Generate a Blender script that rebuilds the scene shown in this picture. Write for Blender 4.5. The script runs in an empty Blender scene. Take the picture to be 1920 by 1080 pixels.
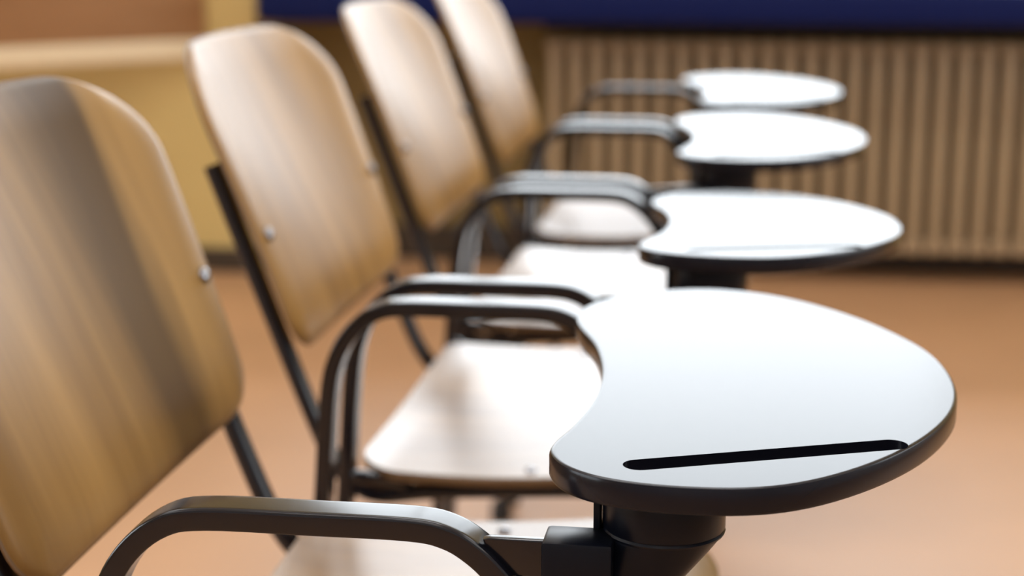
import bpy, bmesh, math, random
from mathutils import Vector, Matrix
random.seed(4)
S = bpy.context.scene
COL = S.collection

# ------------------------------------------------------------------ camera
cam_d = bpy.data.cameras.new('camera')
cam = bpy.data.objects.new('camera', cam_d); COL.objects.link(cam)
cam_d.sensor_width = 36.0
cam_d.lens = 60.0                                   # f = 3200 px on a 1920 px frame
cam.location = (0.0555, 0.0, 1.0049)
cam.rotation_euler = (math.radians(90 - 12.556), 0, math.radians(8.804))
cam_d.clip_start = 0.05
cam_d.dof.use_dof = True
cam_d.dof.focus_distance = 0.97
cam_d.dof.aperture_fstop = 4.3
S.camera = cam

# ------------------------------------------------------------------ world (overcast sky), exposure
W = bpy.data.worlds.new('overcast_sky'); S.world = W; W.use_nodes = True
bg = W.node_tree.nodes['Background']
bg.inputs['Color'].default_value = (0.91, 0.93, 1.0, 1)
bg.inputs['Strength'].default_value = 6.4
S.view_settings.view_transform = 'Standard'
S.view_settings.look = 'None'
S.view_settings.gamma = 1.0
S.view_settings.use_curve_mapping = False
S.view_settings.exposure = 0.0

# the far wall is turned a little against the chair row
ROOM = Matrix.Translation((0, 4.7, 0)) @ Matrix.Rotation(math.radians(2.0), 4, 'Z') @ Matrix.Translation((0, -4.7, 0))
WIN = [(-1.30, 0.98, 0.80, 2.95)]                   # window opening in the far wall: x0, x1, z0, z1
RWIN = (1.9, 4.2, 0.90, 2.6)                        # unseen window added in right wall to light the backrests: y0, y1, z0, z1
LWIN = (-1.6, 3.9, 0.85, 2.6)                        # unseen window added in left wall for side fill: y0, y1, z0, z1
XL, XR, YN, YF, ZC = -4.2, 3.6, -3.6, 4.60, 3.2
NICHE = 4.86

def portal(name, loc, rot, sx, sy):
    l = bpy.data.lights.new(name, 'AREA'); l.shape = 'RECTANGLE'; l.size = sx; l.size_y = sy
    l.cycles.is_portal = True
    o = bpy.data.objects.new(name, l); COL.objects.link(o)
    o.matrix_world = ROOM @ Matrix.Translation(loc) @ rot
    return o
x0, x1, z0, z1 = WIN[0]
portal('daylight_portal', ((x0+x1)/2, NICHE+0.16, (z0+z1)/2), Matrix.Rotation(math.radians(-90), 4, 'X'), x1-x0, z1-z0)
portal('daylight_portal', (XL-0.16, (LWIN[0]+LWIN[1])/2, (LWIN[2]+LWIN[3])/2),
       Matrix.Rotation(math.radians(-90), 4, 'Y'), LWIN[3]-LWIN[2], LWIN[1]-LWIN[0])

portal('daylight_portal', (XR+0.16, (RWIN[0]+RWIN[1])/2, (RWIN[2]+RWIN[3])/2),
       Matrix.Rotation(math.radians(90), 4, 'Y'), RWIN[3]-RWIN[2], RWIN[1]-RWIN[0])

# unseen fill lights added under the ceiling to brighten the room
for lx in (-2.6, -.3, 2.0):
    for ly in (-2.0, .6, 3.2):
        ld = bpy.data.lights.new('ceiling_fill', 'AREA'); ld.shape = 'RECTANGLE'; ld.size = 1.2; ld.size_y = .3
        ld.energy = 15.5; ld.color = (.97, .98, 1.0)
        lo = bpy.data.objects.new('ceiling_fill', ld); COL.objects.link(lo); lo.location = (lx, ly, 3.16)

# ------------------------------------------------------------------ materials
def mat(name, color=(.5, .5, .5), rough=.5, spec=.5, metal=0.0, coat=0.0, coat_rough=.1):
    m = bpy.data.materials.new(name); m.use_nodes = True
    b = m.node_tree.nodes['Principled BSDF']
    b.inputs['Base Color'].default_value = (*color, 1)
    b.inputs['Roughness'].default_value = rough
    b.inputs['Specular IOR Level'].default_value = spec
    b.inputs['Metallic'].default_value = metal
    b.inputs['Coat Weight'].default_value = coat
    b.inputs['Coat Roughness'].default_value = coat_rough
    return m

def nodes_of(m):
    return m.node_tree.nodes, m.node_tree.links, m.node_tree.nodes['Principled BSDF']

def noise_color(m, scale, c0, c1, p0=.35, p1=.65, detail=4, distortion=0.0, rough_amt=None, bump=None):
    n, l, b = nodes_of(m)
    tc = n.new('ShaderNodeTexCoord'); mp = n.new('ShaderNodeMapping'); mp.inputs['Scale'].default_value = scale
    nz = n.new('ShaderNodeTexNoise'); nz.inputs['Scale'].default_value = 1.0
    nz.inputs['Detail'].default_value = detail; nz.inputs['Distortion'].default_value = distortion
    cr = n.new('ShaderNodeValToRGB')
    cr.color_ramp.elements[0].position = p0; cr.color_ramp.elements[0].color = (*c0, 1)
    cr.color_ramp.elements[1].position = p1; cr.color_ramp.elements[1].color = (*c1, 1)
    l.new(tc.outputs['Object'], mp.inputs['Vector']); l.new(mp.outputs['Vector'], nz.inputs['Vector'])
    l.new(nz.outputs['Fac'], cr.inputs['Fac']); l.new(cr.outputs['Color'], b.inputs['Base Color'])
    if rough_amt:
        mr = n.new('ShaderNodeMapRange'); mr.inputs['To Min'].default_value = rough_amt[0]; mr.inputs['To Max'].default_value = rough_amt[1]
        l.new(nz.outputs['Fac'], mr.inputs['Value']); l.new(mr.outputs['Result'], b.inputs['Roughness'])
    if bump:
        bp = n.new('ShaderNodeBump'); bp.inputs['Strength'].default_value = bump[0]; bp.inputs['Distance'].default_value = bump[1]
        l.new(nz.outputs['Fac'], bp.inputs['Height']); l.new(bp.outputs['Normal'], b.inputs['Normal'])
    return m

M = {}
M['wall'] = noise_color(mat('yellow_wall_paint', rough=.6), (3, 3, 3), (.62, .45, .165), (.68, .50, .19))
M['niche'] = noise_color(mat('shaded_niche_paint', rough=.6), (3, 3, 3), (.22, .15, .045), (.26, .178, .056))  # yellow wall paint darkened to olive, niche shade put into the colour
M['pale'] = mat('pale_wall_paint', (.62, .64, .68), .7)
M['ceiling'] = mat('white_ceiling_paint', (.80, .78, .74), .8)
M['floor'] = noise_color(mat('terracotta_linoleum', rough=.5, spec=1.0, coat=1.0, coat_rough=.62), (1.2, 2.4, 1), (.48, .236, .088), (.57, .285, .113), detail=6, rough_amt=(.50, .60))
M['floor'].node_tree.nodes['Principled BSDF'].inputs['Coat IOR'].default_value = 1.7
M['navy'] = mat('navy_sill_paint', (.005, .010, .066), .5, spec=.12)
M['radiator'] = mat('beige_radiator_enamel', (.42, .30, .17), .4)
M['sill_shade'] = mat('under_sill_shade_black', (.012, .010, .009), .6, spec=.2)  # black standing in for the shade under the sill
M['plinth'] = mat('dark_brown_plinth_paint', (.045, .028, .014), .5)
M['white_frame'] = mat('white_window_paint', (.78, .78, .76), .35)
M['board'] = noise_color(mat('brown_board_wood', rough=.5), (2, 2, 14), (.33, .165, .065), (.40, .205, .085))
M['board_rail'] = mat('light_board_rail_wood', (.86, .70, .45), .5)
M['black'] = mat('black_painted_steel', (.003, .0035, .007), .17, spec=.55)
M['plastic'] = mat('black_moulded_plastic', (.003, .004, .008), .34, spec=.20)
M['rubber'] = mat('black_rubber', (.02, .02, .02), .7)
M['steel'] = mat('dull_steel', (.30, .30, .32), .22, metal=1.0)
M['tablet'] = noise_color(mat('charcoal_tablet_laminate', rough=.22, spec=.24), (3, 3, 3), (.006, .006, .010), (.008, .008, .013), detail=2)
M['ply_edge'] = mat('brown_plywood_edge', (.16, .088, .034), .45)

def wood(name, dark, light, scale, rough, coat, spec=.5, p=(.48, .88), stripe=None):
    m = mat(name, rough=rough, coat=coat, coat_rough=.27, spec=spec)
    n, l, b = nodes_of(m)
    tc = n.new('ShaderNodeTexCoord')
    def noise(sc, detail, dist):
        mp = n.new('ShaderNodeMapping'); mp.inputs['Scale'].default_value = sc
        nz = n.new('ShaderNodeTexNoise'); nz.inputs['Scale'].default_value = 1; nz.inputs['Detail'].default_value = detail
        nz.inputs['Distortion'].default_value = dist
        l.new(tc.outputs['Object'], mp.inputs['Vector']); l.new(mp.outputs['Vector'], nz.inputs['Vector'])
        return nz
    broad = noise(scale, 3, .6)
    fine = noise(tuple(s*6 for s in scale), 6, .2)
    mx = n.new('ShaderNodeMath'); mx.operation = 'MULTIPLY_ADD'; mx.inputs[1].default_value = .35
    l.new(fine.outputs['Fac'], mx.inputs[0]); l.new(broad.outputs['Fac'], mx.inputs[2])
    cr = n.new('ShaderNodeValToRGB')
    cr.color_ramp.elements[0].position = p[0]; cr.color_ramp.elements[0].color = (*dark, 1)
    cr.color_ramp.elements[1].position = p[1]; cr.color_ramp.elements[1].color = (*light, 1)
    l.new(mx.outputs['Value'], cr.inputs['Fac']); l.new(cr.outputs['Color'], b.inputs['Base Color'])
    if stripe:                                      # a band of darker heartwood running along the grain
        sx = n.new('ShaderNodeSeparateXYZ'); l.new(tc.outputs['Object'], sx.inputs['Vector'])
        wob = n.new('ShaderNodeMath'); wob.operation = 'MULTIPLY_ADD'; wob.inputs[1].default_value = .16
        l.new(broad.outputs['Fac'], wob.inputs[0]); l.new(sx.outputs['Y'], wob.inputs[2])
        rp = n.new('ShaderNodeValToRGB'); e = rp.color_ramp.elements
        e[0].position = .0; e[0].color = (0, 0, 0, 1); e[1].position = 1; e[1].color = (0, 0, 0, 1)
        for ps, va in ((.08, .15), (.155, .86), (.215, .90), (.262, .10)):
            el = e.new(ps); el.color = (va, va, va, 1)
        mc = n.new('ShaderNodeMix'); mc.data_type = 'RGBA'
        l.new(wob.outputs['Value'], rp.inputs['Fac']); l.new(rp.outputs['Color'], mc.inputs['Factor'])
        l.new(cr.outputs['Color'], mc.inputs['A']); mc.inputs['B'].default_value = (.060, .029, .008, 1)
        l.new(mc.outputs['Result'], b.inputs['Base Color'])
    return m
M['back_wood'] = wood('varnished_beech_backrest', (.27, .140, .037), (.47, .262, .076), (1.2, 7, 1.2), .33, 0, .16)
M['dark_back_wood'] = wood('streaky_dark_beech_backrest', (.24, .128, .037), (.45, .262, .085), (1.0, 9.0, 1.0), .32, 0, .25, stripe=True)
M['seat_wood'] = wood('varnished_beech_seat', (.20, .105, .038), (.34, .19, .07), (1.5, 14, 1.5), .31, .75)

g = bpy.data.materials.new('window_glass'); g.use_nodes = True
n, l = g.node_tree.nodes, g.node_tree.links
n.remove(n['Principled BSDF'])
tr = n.new('ShaderNodeBsdfTransparent'); tr.inputs['Color'].default_value = (.94, .96, .95, 1)
gl = n.new('ShaderNodeBsdfGlossy'); gl.inputs['Roughness'].default_value = .02
fr = n.new('ShaderNodeFresnel'); fr.inputs['IOR'].default_value = 1.45
mxs = n.new('ShaderNodeMixShader')
l.new(fr.outputs['Fac'], mxs.inputs['Fac']); l.new(tr.outputs['BSDF'], mxs.inputs[1]); l.new(gl.outputs['BSDF'], mxs.inputs[2])
l.new(mxs.outputs['Shader'], n['Material Output'].inputs['Surface'])
M['glass'] = g

# ------------------------------------------------------------------ helpers
def link(name, bm, mats, parent=None, smooth=35, kind=None):
    me = bpy.data.meshes.new(name)
    bmesh.ops.recalc_face_normals(bm, faces=bm.faces[:])
    bm.to_mesh(me); bm.free()
    for m_ in (mats if isinstance(mats, (list, tuple)) else [mats]):
        me.materials.append(m_)
    if smooth:
        me.shade_smooth(); me.set_sharp_from_angle(angle=math.radians(smooth))
    o = bpy.data.objects.new(name, me); COL.objects.link(o)
    if parent is not None: o.parent = parent
    if kind: o['kind'] = kind
    return o

def thing(name, label, cat, loc=(0, 0, 0), group=None):
    o = bpy.data.objects.new(name, None); COL.objects.link(o)
    o.location = loc; o['label'] = label; o['category'] = cat
    o.empty_display_size = .1
    if group: o['group'] = group
    return o

def box(bm, x0, x1, y0, y1, z0, z1, mi=0, bev=0.0, seg=2):
    vs = [bm.verts.new(p) for p in ((x0,y0,z0),(x1,y0,z0),(x1,y1,z0),(x0,y1,z0),(x0,y0,z1),(x1,y0,z1),(x1,y1,z1),(x0,y1,z1))]
    fs = [bm.faces.new([vs[i] for i in f]) for f in ((3,2,1,0),(4,5,6,7),(0,1,5,4),(1,2,6,5),(2,3,7,6),(3,0,4,7))]
    for f in fs: f.material_index = mi
    if bev:
        es = list({e for f in fs for e in f.edges})
        bmesh.ops.bevel(bm, geom=es, offset=bev, segments=seg, affect='EDGES', profile=.5)

def boxbm(*a, **k):
    bm = bmesh.new(); box(bm, *a, **k); return bm

def smooth_path(pts, n=6):
    """Catmull-Rom through 3D points."""
    P = [Vector(p) for p in pts]; P = [P[0]*2-P[1]] + P + [P[-1]*2-P[-2]]
    out = []
    for i in range(1, len(P)-2):
        p0, p1, p2, p3 = P[i-1:i+3]
        for k in range(n):
            t = k/n
            out.append(.5*((2*p1)+(p2-p0)*t+(2*p0-5*p1+4*p2-p3)*t*t+(3*p1-p0-3*p2+p3)*t**3))
    out.append(P[-2]); return out

def sweep(bm, path, side, ra, rb, seg=16, power=2.4, cap=True):
    """Oval tube along a path that lies in a plane with normal 'side'; ra = half size along side, rb = half size in plane."""
    side = Vector(side).normalized(); rings = []
    for i, p in enumerate(path):
        a = path[max(i-1, 0)]; b = path[min(i+1, len(path)-1)]
        t = (b-a).normalized(); nn = t.cross(side).normalized()
        r = []
        for k in range(seg):
            th = 2*math.pi*k/seg; c, s = math.cos(th), math.sin(th)
            cc = math.copysign(abs(c)**(2/power), c); ss = math.copysign(abs(s)**(2/power), s)
            r.append(bm.verts.new(p + side*cc*ra + nn*ss*rb))
        rings.append(r)
    for A, B in zip(rings, rings[1:]):
        for k in range(seg):
            bm.faces.new((A[k], A[(k+1) % seg], B[(k+1) % seg], B[k]))
    if cap:
        bm.faces.new(rings[0]); bm.faces.new(rings[-1][::-1])

def lathe(bm, prof, c, seg=24):
    rings = []
    for r, z in prof:
        rings.append([bm.verts.new((c[0]+r*math.cos(2*math.pi*k/seg), c[1]+r*math.sin(2*math.pi*k/seg), c[2]+z)) for k in range(seg)])
    for A, B in zip(rings, rings[1:]):
        for k in range(seg): bm.faces.new((A[k], A[(k+1) % seg], B[(k+1) % seg], B[k]))
    bm.faces.new(rings[0][::-1]); bm.faces.new(rings[-1])

def loft(bm, rings):
    R = [[bm.verts.new(p) for p in r] for r in rings]; n_ = len(R[0])
    for A, B in zip(R, R[1:]):
        for k in range(n_): bm.faces.new((A[k], A[(k+1) % n_], B[(k+1) % n_], B[k]))
    bm.faces.new(R[0][::-1]); bm.faces.new(R[-1])

# ------------------------------------------------------------------ setting
def struct(name, bm, mats, smooth=0, place=True, parent=None):
    o = link(name, bm, mats, parent, smooth)
    o['kind'] = 'structure'
    if place and parent is None: o.matrix_world = ROOM
    return o

T = 0.25
struct('floor', boxbm(XL, XR, YN, NICHE+.02, -.08, 0), M['floor'])
struct('ceiling', boxbm(XL, XR, YN, NICHE+.02, ZC, ZC+.08), M['ceiling'])
# far wall: pier left of the window, wall right of it, niche back below, lintel above
struct('wall_back', boxbm(XL, x0-.065, YF, NICHE+T, 0, ZC), M['wall'])
struct('wall_back', boxbm(x1+.065, XR, YF, NICHE+T, 0, ZC), M['wall'])
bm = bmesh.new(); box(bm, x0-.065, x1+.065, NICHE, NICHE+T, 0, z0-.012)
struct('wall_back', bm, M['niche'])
struct('wall_back', boxbm(x0-.065, x1+.065, YF, NICHE+T, z1, ZC), M['wall'])
for a0, a1 in ((x0-.065, x0), (x1, x1+.065)):
    struct('trim_2', boxbm(a0, a1, NICHE, NICHE+T, z0-.012, z1), M['wall'])
bm = bmesh.new()
ly0, ly1, lz0, lz1 = LWIN
box(bm, XL-T, XL, YN, ly0, 0, ZC); box(bm, XL-T, XL, ly1, NICHE+T, 0, ZC)
box(bm, XL-T, XL, ly0, ly1, 0, lz0); box(bm, XL-T, XL, ly0, ly1, lz1, ZC)
struct('wall_left', bm, M['wall'])
bm = bmesh.new()
ry0, ry1, rz0, rz1 = RWIN
box(bm, XR, XR+T, YN, ry0, 0, ZC); box(bm, XR, XR+T, ry1, NICHE+T, 0, ZC)
box(bm, XR, XR+T, ry0, ry1, 0, rz0); box(bm, XR, XR+T, ry0, ry1, rz1, ZC)
struct('wall_right', bm, M['pale'])
struct('wall_front', boxbm(XL-T, XR+T, YN-T, YN, 0, ZC), M['pale'])
bm = bmesh.new()
box(bm, XL, x0-.065, YF-.014, YF, 0, .07, bev=.004); 
struct('baseboard_back', bm, M['plinth'])
struct('baseboard_back', boxbm(x0-.065, x1+.065, NICHE-.016, NICHE, 0, .10, bev=.004), M['plinth'])

def window(name, a0, a1, b0, b1, depth, axis, ncol, f=.05):
    """Casement window with real frame bars and panes; axis x = in the far wall, y = in the left wall."""
    def bx(bm, p0, p1, q0, q1, d0, d1, bev=.004):
        if axis == 'x': box(bm, p0, p1, depth+d0, depth+d1, q0, q1, bev=bev)
        else: box(bm, depth-d1, depth-d0, p0, p1, q0, q1, bev=bev)
    bm = bmesh.new()
    bx(bm, a0, a1, b0, b0+f, 0, .07); bx(bm, a0, a1, b1-f, b1, 0, .07)
    bx(bm, a0, a0+f, b0+f, b1-f, 0, .07); bx(bm, a1-f, a1, b0+f, b1-f, 0, .07)
    root = struct(name, bm, M['white_frame'])
    w = (a1-a0-f)/ncol
    cuts = [a0] + [a0+i*w for i in range(1, ncol)] + [a1-f]
    if name == 'window_1': cuts[1:3] = [-.80, .62]
    for i in range(1, ncol):
        bm = bmesh.new(); bx(bm, cuts[i], cuts[i]+f, b0+f, b1-f, .005, .065)
        link('mullion', bm, M['white_frame'], root, 0)
    for i in range(ncol):
        bm = bmesh.new(); bx(bm, cuts[i]+f-.006, cuts[i+1]+.006, b0+f-.006, b1-f+.006, .03, .036, bev=0)
        link('pane', bm, M['glass'], root, 0)
    return root
window('window_1', x0, x1, z0-.012, z1, NICHE+.06, 'x', 3, .030)
window('added_window_left', ly0, ly1, lz0, lz1, XL-.06, 'y', 3)  # added out of view for light from the left
window('added_window_right', ry0, ry1, rz0, rz1, XR+.13, 'y', 3)  # added out of view for light on the chair backs

bm = bmesh.new()                                    # deep navy sill over the radiator, with a rounded nose and end brackets
box(bm, x0-.03, x1+.03, 4.47, NICHE+.06, .708, .800, bev=.020, seg=6)
struct('trim_1', bm, M['navy'], smooth=40)

# ------------------------------------------------------------------ radiator
rad = thing('radiator', 'beige column radiator under the navy windowsill', 'radiator')
rad.matrix_world = ROOM
PX, NS, RX0 = .0575, 26, -.545
def section_bm():
    bm = bmesh.new()
    for yy in (4.655, 4.735):                       # two flattened columns, one behind the other
        path = [Vector((0, yy, z)) for z in (.115, .14, .615, .645)]
        rings = []
        for p, k in zip(path, (.8, 1, 1, .8)):
            rings.append([(p.x+.0185*k*math.cos(t)*1.0, p.y+.030*k*math.sin(t), p.z) for t in [2*math.pi*j/14 for j in range(14)]])
        loft(bm, rings)
    box(bm, -.0265, .0265, 4.64, 4.75, .085, .125, bev=.011, seg=2)   # lower and upper hubs
    box(bm, -.0265, .0265, 4.64, 4.75, .625, .660, bev=.011, seg=2)
    return bm
sec = link('section', section_bm(), M['radiator'], rad, 50)
sec.location.x = RX0
for i in range(1, NS):
    c = sec.copy(); COL.objects.link(c); c.parent = rad; c.location.x = RX0 + PX*i
bm = bmesh.new()
sweep(bm, smooth_path([(RX0-.03, 4.695, .105), (RX0-.07, 4.695, .105), (RX0-.085, 4.695, .09), (RX0-.09, 4.695, .0)], 4), (0, 1, 0), .011, .011, 10, 2)
link('supply_pipe', bm, M['radiator'], rad)
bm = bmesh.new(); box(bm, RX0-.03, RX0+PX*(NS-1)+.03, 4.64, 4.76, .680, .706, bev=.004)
link('sill_shade_strip', bm, M['sill_shade'], rad, 0)  # strip added as the dark shade between sill and radiator top
for xx in (RX0+PX*3.5, RX0+PX*26.5):
    bm = bmesh.new(); box(bm, xx-.006, xx+.006, 4.66, 4.73, 0, .09, bev=.002); box(bm, xx-.025, xx+.025, 4.66, 4.73, 0, .008, bev=.002)
    link('foot', bm, M['radiator'], rad)

# ------------------------------------------------------------------ hinged wooden board on the pier
bd = thing('wooden_board', 'brown wooden board with a pale bottom rail on the yellow wall left of the window', 'board')
bd.location = (-1.49, 4.56, 0); bd.rotation_euler = (0, 0, math.radians(42))
bm = bmesh.new(); box(bm, -1.15, -.02, -.012, .012, .655, 1.75, bev=.002)
link('board_panel', bm, M['board'], bd)
bm = bmesh.new(); box(bm, -1.17, -.0, -.022, .022, .600, .655, bev=.004)
link('bottom_rail', bm, M['board_rail'], bd)
bm = bmesh.new(); box(bm, -1.17, -.0, -.022, .022, 1.75, 1.79, bev=.004)
link('top_rail', bm, M['board_rail'], bd)
for zz in (.80, 1.62):
    bm = bmesh.new(); box(bm, -.03, .0, .010, .016, zz, zz+.08); lathe(bm, [(.007, 0), (.007, .08)], (0.0, .020, zz), 10)
    box(bm, -.004, .045, .022, .036, zz, zz+.08)
    link('hinge', bm, M['steel'], bd)

# ------------------------------------------------------------------ chair, local frame: x forward, y across (camera side negative), floor z 0
ARM_Y = .2665
def arm_path():
    p = [(-.378, 0, .014), (-.355, 0, .30), (-.3405, 0, .48), (-.333, 0, .575), (-.325, 0, .612), (-.310, 0, .638), (-.288, 0, .6555), (-.262, 0, .661),
         (-.20, 0, .6615), (-.143, 0, .6615), (-.121, 0, .658), (-.105, 0, .649), (-.091, 0, .6355), (-.080, 0, .619), (-.071, 0, .600), (-.0655, 0, .575),
         (-.063, 0, .53), (-.060, 0, .30), (-.056, 0, .014)]
    return smooth_path(p, 5)

def back_bm():
    """Curved plywood back, upright local frame: u across, v along the slope; returns world-chair coordinates."""
    bm = bmesh.new(); Wd, V = .243, .321; th = .011
    k = .376; up = Vector((-k, 0, 1)).normalized(); nrm = Vector((1, 0, k)).normalized()
    base = Vector((-.1665 - k*.583, 0, .583))
    rows = []
    def halfw(v):
        rx, ry = .125, .085
        if v > V-ry: return Wd - rx + rx*math.sqrt(max(0, 1-((v-(V-ry))/ry)**2))
        rx, ry = .060, .042
        if v < ry: return Wd - rx + rx*math.sqrt(max(0, 1-((ry-v)/ry)**2))
        return Wd
    vs = []
    ry = .042
    for i in range(8): vs.append(ry*(1-math.cos(math.pi/2*i/8)))
    for i in range(12): vs.append(ry + (V-.085-ry)*i/12)
    for i in range(25): vs.append(V-.085 + .085*math.sin(math.pi/2*i/24))
    nu = 40
    def pos(u, v, d, s=1.0):
        vv = v - (.016*(u/Wd)**2 - .004)*(v/V)**2
        sag = -(.008 + .025*(v/V))*(1-(u/Wd)**2) + .003*math.sin(math.pi*v/V)
        m_ = min(halfw(v)-abs(u), V-v, v) if d == 0 else 1
        d -= .0055*max(0, 1-m_/.042)**2 + .0028*max(0, 1-m_/.007)**2
        return base + up*vv + Vector((0, 1, 0))*u*(.955 + .065*min(1, v/V/.75)) + nrm*(sag+d)
    F, B = [], []
    for v in vs:
        h = halfw(v)
        F.append([bm.verts.new(pos(h*math.sin(math.pi/2*(2*j/nu-1)), v, 0)) for j in range(nu+1)])
        B.append([bm.verts.new(pos(h*math.sin(math.pi/2*(2*j/nu-1)), v, -th)) for j in range(nu+1)])
    for i in range(len(vs)-1):
        for j in range(nu):
            bm.faces.new((F[i][j], F[i][j+1], F[i+1][j+1], F[i+1][j]))
            bm.faces.new((B[i][j], B[i+1][j], B[i+1][j+1], B[i][j+1]))
    lf = F[0] + [r[-1] for r in F[1:]] + F[-1][-2::-1] + [r[0] for r in F[-2:0:-1]]
    lb = B[0] + [r[-1] for r in B[1:]] + B[-1][-2::-1] + [r[0] for r in B[-2:0:-1]]
    N = len(lf)
    cen = sum((v.co for v in lf), Vector())/N
    def mid(a, b, t):
        p = a.co.lerp(b.co, t); q = p - cen; q -= nrm*q.dot(nrm)
        return p + q.normalized()*.0022
    m1 = [bm.verts.new(mid(a, b, .25)) for a, b in zip(lf, lb)]
    m2 = [bm.verts.new(mid(a, b, .75)) for a, b in zip(lf, lb)]
    for A, C in ((lf, m1), (m1, m2), (m2, lb)):
        for i in range(N):
            f = bm.faces.new((A[i], A[(i+1) % N], C[(i+1) % N], C[i])); f.material_index = 1
    return bm

def seat_bm():
    bm = bmesh.new(); th = .0095; Wd = .250
    X0, X1 = -.338, .019
    def prof(x):
        t = (x-X0)/(X1-X0)
        z = .473 + .013*t - .008*math.sin(math.pi*min(1, t/.8)) + .006*max(0, (.12-t)/.12)**2
        if t > .78: z -= .030*((t-.78)/.22)**2
        return z
    xs = []; r = .045
    for i in range(8): xs.append(X0 + r*(1-math.cos(math.pi/2*i/8)))
    for i in range(14): xs.append(X0+r + (X1-X0-2*r)*i/14)
    for i in range(9): xs.append(X1-r + r*math.sin(math.pi/2*i/8))
    def hw(x):
        if x < X0+r: return Wd-r+math.sqrt(max(0, r*r-(X0+r-x)**2))
        if x > X1-r: return Wd-r+math.sqrt(max(0, r*r-(x-X1+r)**2))
        return Wd
    nu = 20; F, B = [], []
    for x in xs:
        h = hw(x)
        us = [h*(2*j/nu-1) for j in range(nu+1)]
        F.append([bm.verts.new((x, u, prof(x) - .005*(1-(u/Wd)**2))) for u in us])
        B.append([bm.verts.new((x, u, prof(x) - .005*(1-(u/Wd)**2) - th)) for u in us])
    for i in range(len(xs)-1):
        for j in range(nu):
            bm.faces.new((F[i][j], F[i+1][j], F[i+1][j+1], F[i][j+1]))
            bm.faces.new((B[i][j], B[i][j+1], B[i+1][j+1], B[i+1][j]))
    lf = F[0] + [q[-1] for q in F[1:]] + F[-1][-2::-1] + [q[0] for q in F[-2:0:-1]]
    lb = B[0] + [q[-1] for q in B[1:]] + B[-1][-2::-1] + [q[0] for q in B[-2:0:-1]]
    N = len(lf); cx = (X0+X1)/2
    def mid(a, b, t):
        p = a.co.lerp(b.co, t); q = Vector((p.x-cx, p.y, 0)); return p + q.normalized()*.0022
    m1 = [bm.verts.new(mid(a, b, .25)) for a, b in zip(lf, lb)]; m2 = [bm.verts.new(mid(a, b, .75)) for a, b in zip(lf, lb)]
    for A, C in ((lf, m1), (m1, m2), (m2, lb)):
        for i in range(N):
            f = bm.faces.new((A[i], A[(i+1) % N], C[(i+1) % N], C[i])); f.material_index = 1
    return bm

# writing tablet: outline read in metres around the pivot (0, 0); underside at z = 0
PIV = Vector((0.0, -.245, .6835))
OUT = [(-.066,.926),(-.054,.903),(-.031,.886),(.004,.878),(.047,.881),(.082,.899),(.117,.936),(.147,.984),(.168,1.038),(.177,1.09),(.176,1.145),(.166,1.20),
       (.145,1.252),(.117,1.300),(.080,1.343),(.043,1.368),(.003,1.376),(-.037,1.362),(-.069,1.334),(-.086,1.302),(-.0905,1.267),(-.084,1.230),(-.067,1.178),
       (-.056,1.120),(-.0525,1.072),(-.054,1.025),(-.060,.980),(-.0665,.948)]
def outline(n=5):
    P = [Vector((x, y-1.17-PIV.y, 0)) for x, y in OUT]; N = len(P); o = []
    for i in range(N):
        p0, p1, p2, p3 = P[i-1], P[i], P[(i+1) % N], P[(i+2) % N]
        for k in range(n):
            t = k/n
            o.append(.5*((2*p1)+(p2-p0)*t+(2*p0-5*p1+4*p2-p3)*t*t+(3*p1-p0-3*p2+p3)*t**3))
    return o
def tablet_mesh():
    O = outline(); N = len(O); th = .0165
    def inset(d):
        r = []
        for i in range(N):
            t = (O[(i+1) % N]-O[i-1]).normalized(); nn = Vector((-t.y, t.x, 0)); r.append(O[i]+nn*d)
        return r
    bm = bmesh.new(); rings = []
    for d, z in ((.0035, 0), (.0012, .0008), (.0, .003), (0, th-.0022), (.0007, th-.0006), (.0022, th), (.0032, th), (.006, th)):
        rings.append([(p.x, p.y, z) for p in inset(d)])
    loft(bm, rings)
    bmesh.ops.recalc_face_normals(bm, faces=bm.faces[:])
    me = bpy.data.meshes.new('writing_tablet'); bm.to_mesh(me); bm.free()
    # pen groove cut with a boolean
    a = Vector((-.0135, .913-1.17-PIV.y, 0)); b = Vector((.1285, .9725-1.17-PIV.y, 0)); r = .0095
    ax = (b-a).normalized(); sd = Vector((-ax.y, ax.x, 0)); rb = bmesh.new(); rings = []
    for z, rr in ((th-.0105, r*.86), (th-.006, r), (th+.01, r)):
        ring = []
        for k in range(12): 
            t = math.pi/2 + math.pi*k/11; ring.append(a + ax*math.cos(t)*rr + sd*math.sin(t)*rr + Vector((0, 0, z)))
        for k in range(12):
            t = -math.pi/2 + math.pi*k/11; ring.append(b + ax*math.cos(t)*rr + sd*math.sin(t)*rr + Vector((0, 0, z)))
        rings.append(ring)
    loft(rb, rings); bmesh.ops.recalc_face_normals(rb, faces=rb.faces[:])
    mc = bpy.data.meshes.new('cutter'); rb.to_mesh(mc); rb.free()
    o = bpy.data.objects.new('tmp_tablet', me); c = bpy.data.objects.new('tmp_cutter', mc)
    COL.objects.link(o); COL.objects.link(c)
    md = o.modifiers.new('cut', 'BOOLEAN'); md.operation = 'DIFFERENCE'; md.object = c; md.solver = 'EXACT'
    dg = bpy.context.evaluated_depsgraph_get(); dg.update()
    res = bpy.data.meshes.new_from_object(o.evaluated_get(dg))
    bpy.data.objects.remove(o); bpy.data.objects.remove(c); bpy.data.meshes.remove(me); bpy.data.meshes.remove(mc)
    res.name = 'writing_tablet'
    res.materials.clear(); res.materials.append(M['tablet'])
    res.shade_smooth(); res.set_sharp_from_angle(angle=math.radians(38))
    return res

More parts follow.
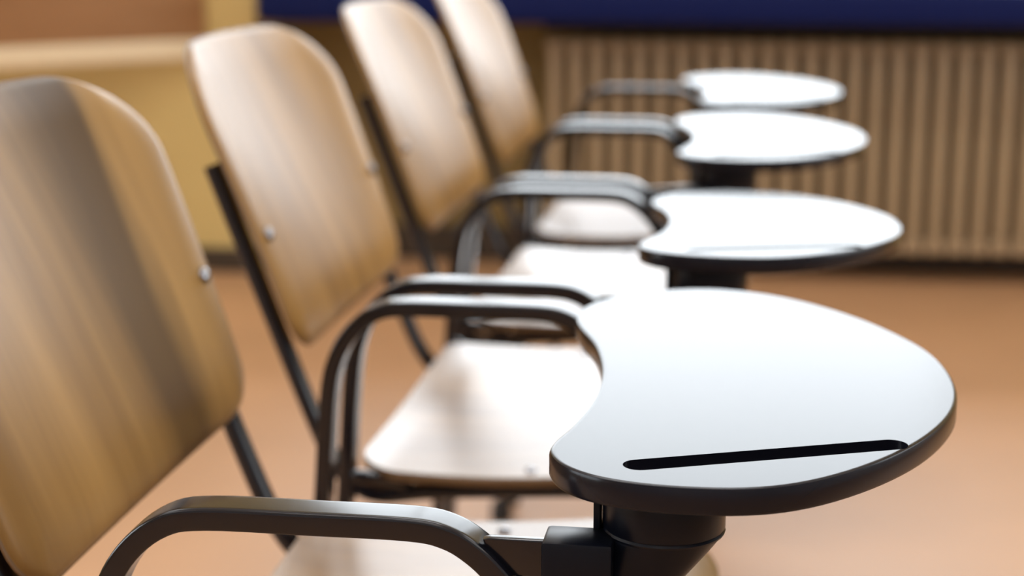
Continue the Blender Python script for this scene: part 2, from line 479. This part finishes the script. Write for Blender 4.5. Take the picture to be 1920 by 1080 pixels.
def bolt_bm(c, nrm, r=.0075, h=.005):
    bm = bmesh.new(); lathe(bm, [(r, 0), (r, h*.25), (r*.85, h*.7), (r*.45, h)], (0, 0, 0), 14)
    q = Vector((0, 0, 1)).rotation_difference(Vector(nrm))
    bmesh.ops.transform(bm, matrix=Matrix.Translation(c) @ q.to_matrix().to_4x4(), verts=bm.verts[:]); return bm

def make_chair():
    t = thing('tablet_arm_chair', '', 'chair')
    link('seat', seat_bm(), [M['seat_wood'], M['ply_edge']], t, 40)
    link('backrest', back_bm(), [M['back_wood'], M['ply_edge']], t, 40)
    for s in (-1, 1):
        bm = bmesh.new()
        pth = [Vector((p.x, s*ARM_Y, p.z)) for p in arm_path()]
        sweep(bm, pth, (0, 1, 0), .0128, .0071, 40, 9)
        a = link('arm_frame', bm, M['black'], t, 40)
        for xx in (-.378, -.056):
            bm = bmesh.new(); lathe(bm, [(.016, 0), (.018, .003), (.017, .03), (.013, .034)], (xx, s*ARM_Y, 0), 14)
            link('rubber_foot', bm, M['rubber'], a)
        # back post that bends forward into the seat rail
        y = s*.215
        bm = bmesh.new()
        sweep(bm, smooth_path([(-.4825, y, .762), (-.431, y, .624), (-.3885, y, .513), (-.369, y, .470), (-.347, y, .444), (-.318, y, .4345), (-.26, y, .442), (-.12, y, .451), (-.02, y, .453)], 5), (0, 1, 0), .0120, .0080, 16, 2.6)
        p = link('back_post', bm, M['black'], t, 40)
        # spur joining arm frame and seat rail
        bm = bmesh.new()
        sweep(bm, [Vector((-.342, s*ARM_Y, .470)), Vector((-.318, s*.246, .462)), Vector((-.292, s*.218, .447))], (0, 0, 1), .008, .008, 10, 2)
        link('side_spur', bm, M['black'], t)
        bm = bmesh.new()
        sweep(bm, [Vector((-.0625, s*ARM_Y, .452)), Vector((-.075, s*.216, .444))], (0, 0, 1), .008, .008, 10, 2)
        link('side_spur', bm, M['black'], t)
        # bolts through back and seat
        nv = Vector((1, 0, .376)).normalized()
        sag = -.0175*(1-(.215/.243)**2) + .003*math.sin(math.pi*.38)
        bx = Vector((-.1665 - .376*.695, s*.215, .695)) + nv*(sag-.0005)
        link('bolt', bolt_bm(bx, nv), M['steel'], t)
        for xx in (-.168,):
            link('bolt', bolt_bm((xx, s*.228, .4705), (0, 0, 1), .0065, .0035), M['steel'], t)
    for xx in (-.27, -.075):
        bm = bmesh.new(); sweep(bm, [Vector((xx, -.215, .440 if xx < -.2 else .451)), Vector((xx, .215, .440 if xx < -.2 else .451))], (0, 0, 1), .008, .011, 12, 2.2)
        link('seat_crossbar', bm, M['black'], t)
    # tablet support: rectangular stub welded to the right arm, plastic swivel bracket, turning disc
    y = -ARM_Y
    bm = bmesh.new()
    box(bm, -.100, -.040, y-.0085, y-.0015, .6365, .6585, bev=.0012)
    for v in bm.verts:
        if v.co.x < -.09: v.co.x += (.6585 - v.co.z)*.75 - .010 + max(0, v.co.z-.655)*4
    link('tablet_stub', bm, M['black'], t, 30)
    bm = bmesh.new(); sweep(bm, [Vector((-.088, y, .640)), Vector((-.066, y, .606)), Vector((-.058, y, .594))], (0, 1, 0), .006, .005, 10, 2)
    link('stub_brace', bm, M['black'], t)
    cy = PIV.y
    bm = bmesh.new()
    box(bm, -.066, -.026, y-.015, y+.015, .616, .660, bev=.0025)
    rings = []
    for z, k in ((.6585, 0), (.650, .2), (.638, .5), (.6265, .8), (.604, 1.0)):
        ring = []
        cxk = -.001*(1-k) + -.020*k; rx = .0350*(1-k) + .0165*k; ryk = .0345*(1-k) + .017*k; cyk = cy*(1-k) + (cy-.010)*k
        for j in range(28):
            th = 2*math.pi*j/28; c, s_ = math.cos(th), math.sin(th); pw = 2+2*k
            ring.append((cxk + math.copysign(abs(c)**(2/pw), c)*rx, cyk + math.copysign(abs(s_)**(2/pw), s_)*ryk, z))
        rings.append(ring)
    loft(bm, rings[::-1])
    box(bm, -.0395, -.0355, cy-.010, cy+.014, .640, .6825, bev=.001)
    box(bm, -.016, .002, cy-.036, cy-.02, .596, .628, bev=.002)
    br = link('swivel_bracket', bm, M['plastic'], t, 35)
    bm = bmesh.new()
    lathe(bm, [(.030, .6575), (.0347, .6585), (.0352, .6597), (.0346, .6606), (.0343, .661), (.0350, .662), (.0350, .680), (.034, .6835)], (0, cy, 0), 36)
    link('turning_disc', bm, M['plastic'], br, 35)
    tb = bpy.data.objects.new('writing_tablet', tablet_mesh()); COL.objects.link(tb); tb.parent = t
    tb.location = PIV
    return t

def kids(o): return [c for c in COL.objects if c.parent == o]
def copy_tree(o, parent=None):
    c = o.copy(); COL.objects.link(c)
    if parent: c.parent = parent
    for ch in kids(o): copy_tree(ch, c)
    return c

LAB = ['front tablet-arm chair nearest the camera, whole pen groove of its writing tablet in view',
       'second tablet-arm chair, right behind the front chair, its whole backrest in view',
       'third tablet-arm chair, between the second chair and the last one by the radiator',
       'last tablet-arm chair of the row, farthest back in front of the radiator']
c0 = make_chair()
chairs = [c0] + [copy_tree(c0) for _ in range(3)]
TILT = [(0, 0), (-2.5, -2.0), (0, 0), (0, 4.0)]      # loose swivels: small tilt and turn of each tablet
for i, c in enumerate(chairs):
    c.location = (0, 1.17 + .622*i, 0)
    c['label'] = LAB[i]; c['group'] = 'row of tablet arm chairs'
    for ch in kids(c):
        if i == 0 and ch.name.startswith('backrest'):
            ch.data = ch.data.copy(); ch.data.materials[0] = M['dark_back_wood']
            ch['label'] = 'darker streaky wooden backrest'
        if ch.name.startswith('writing_tablet'):
            ch.rotation_euler = (math.radians(TILT[i][0]), 0, math.radians(TILT[i][1]))
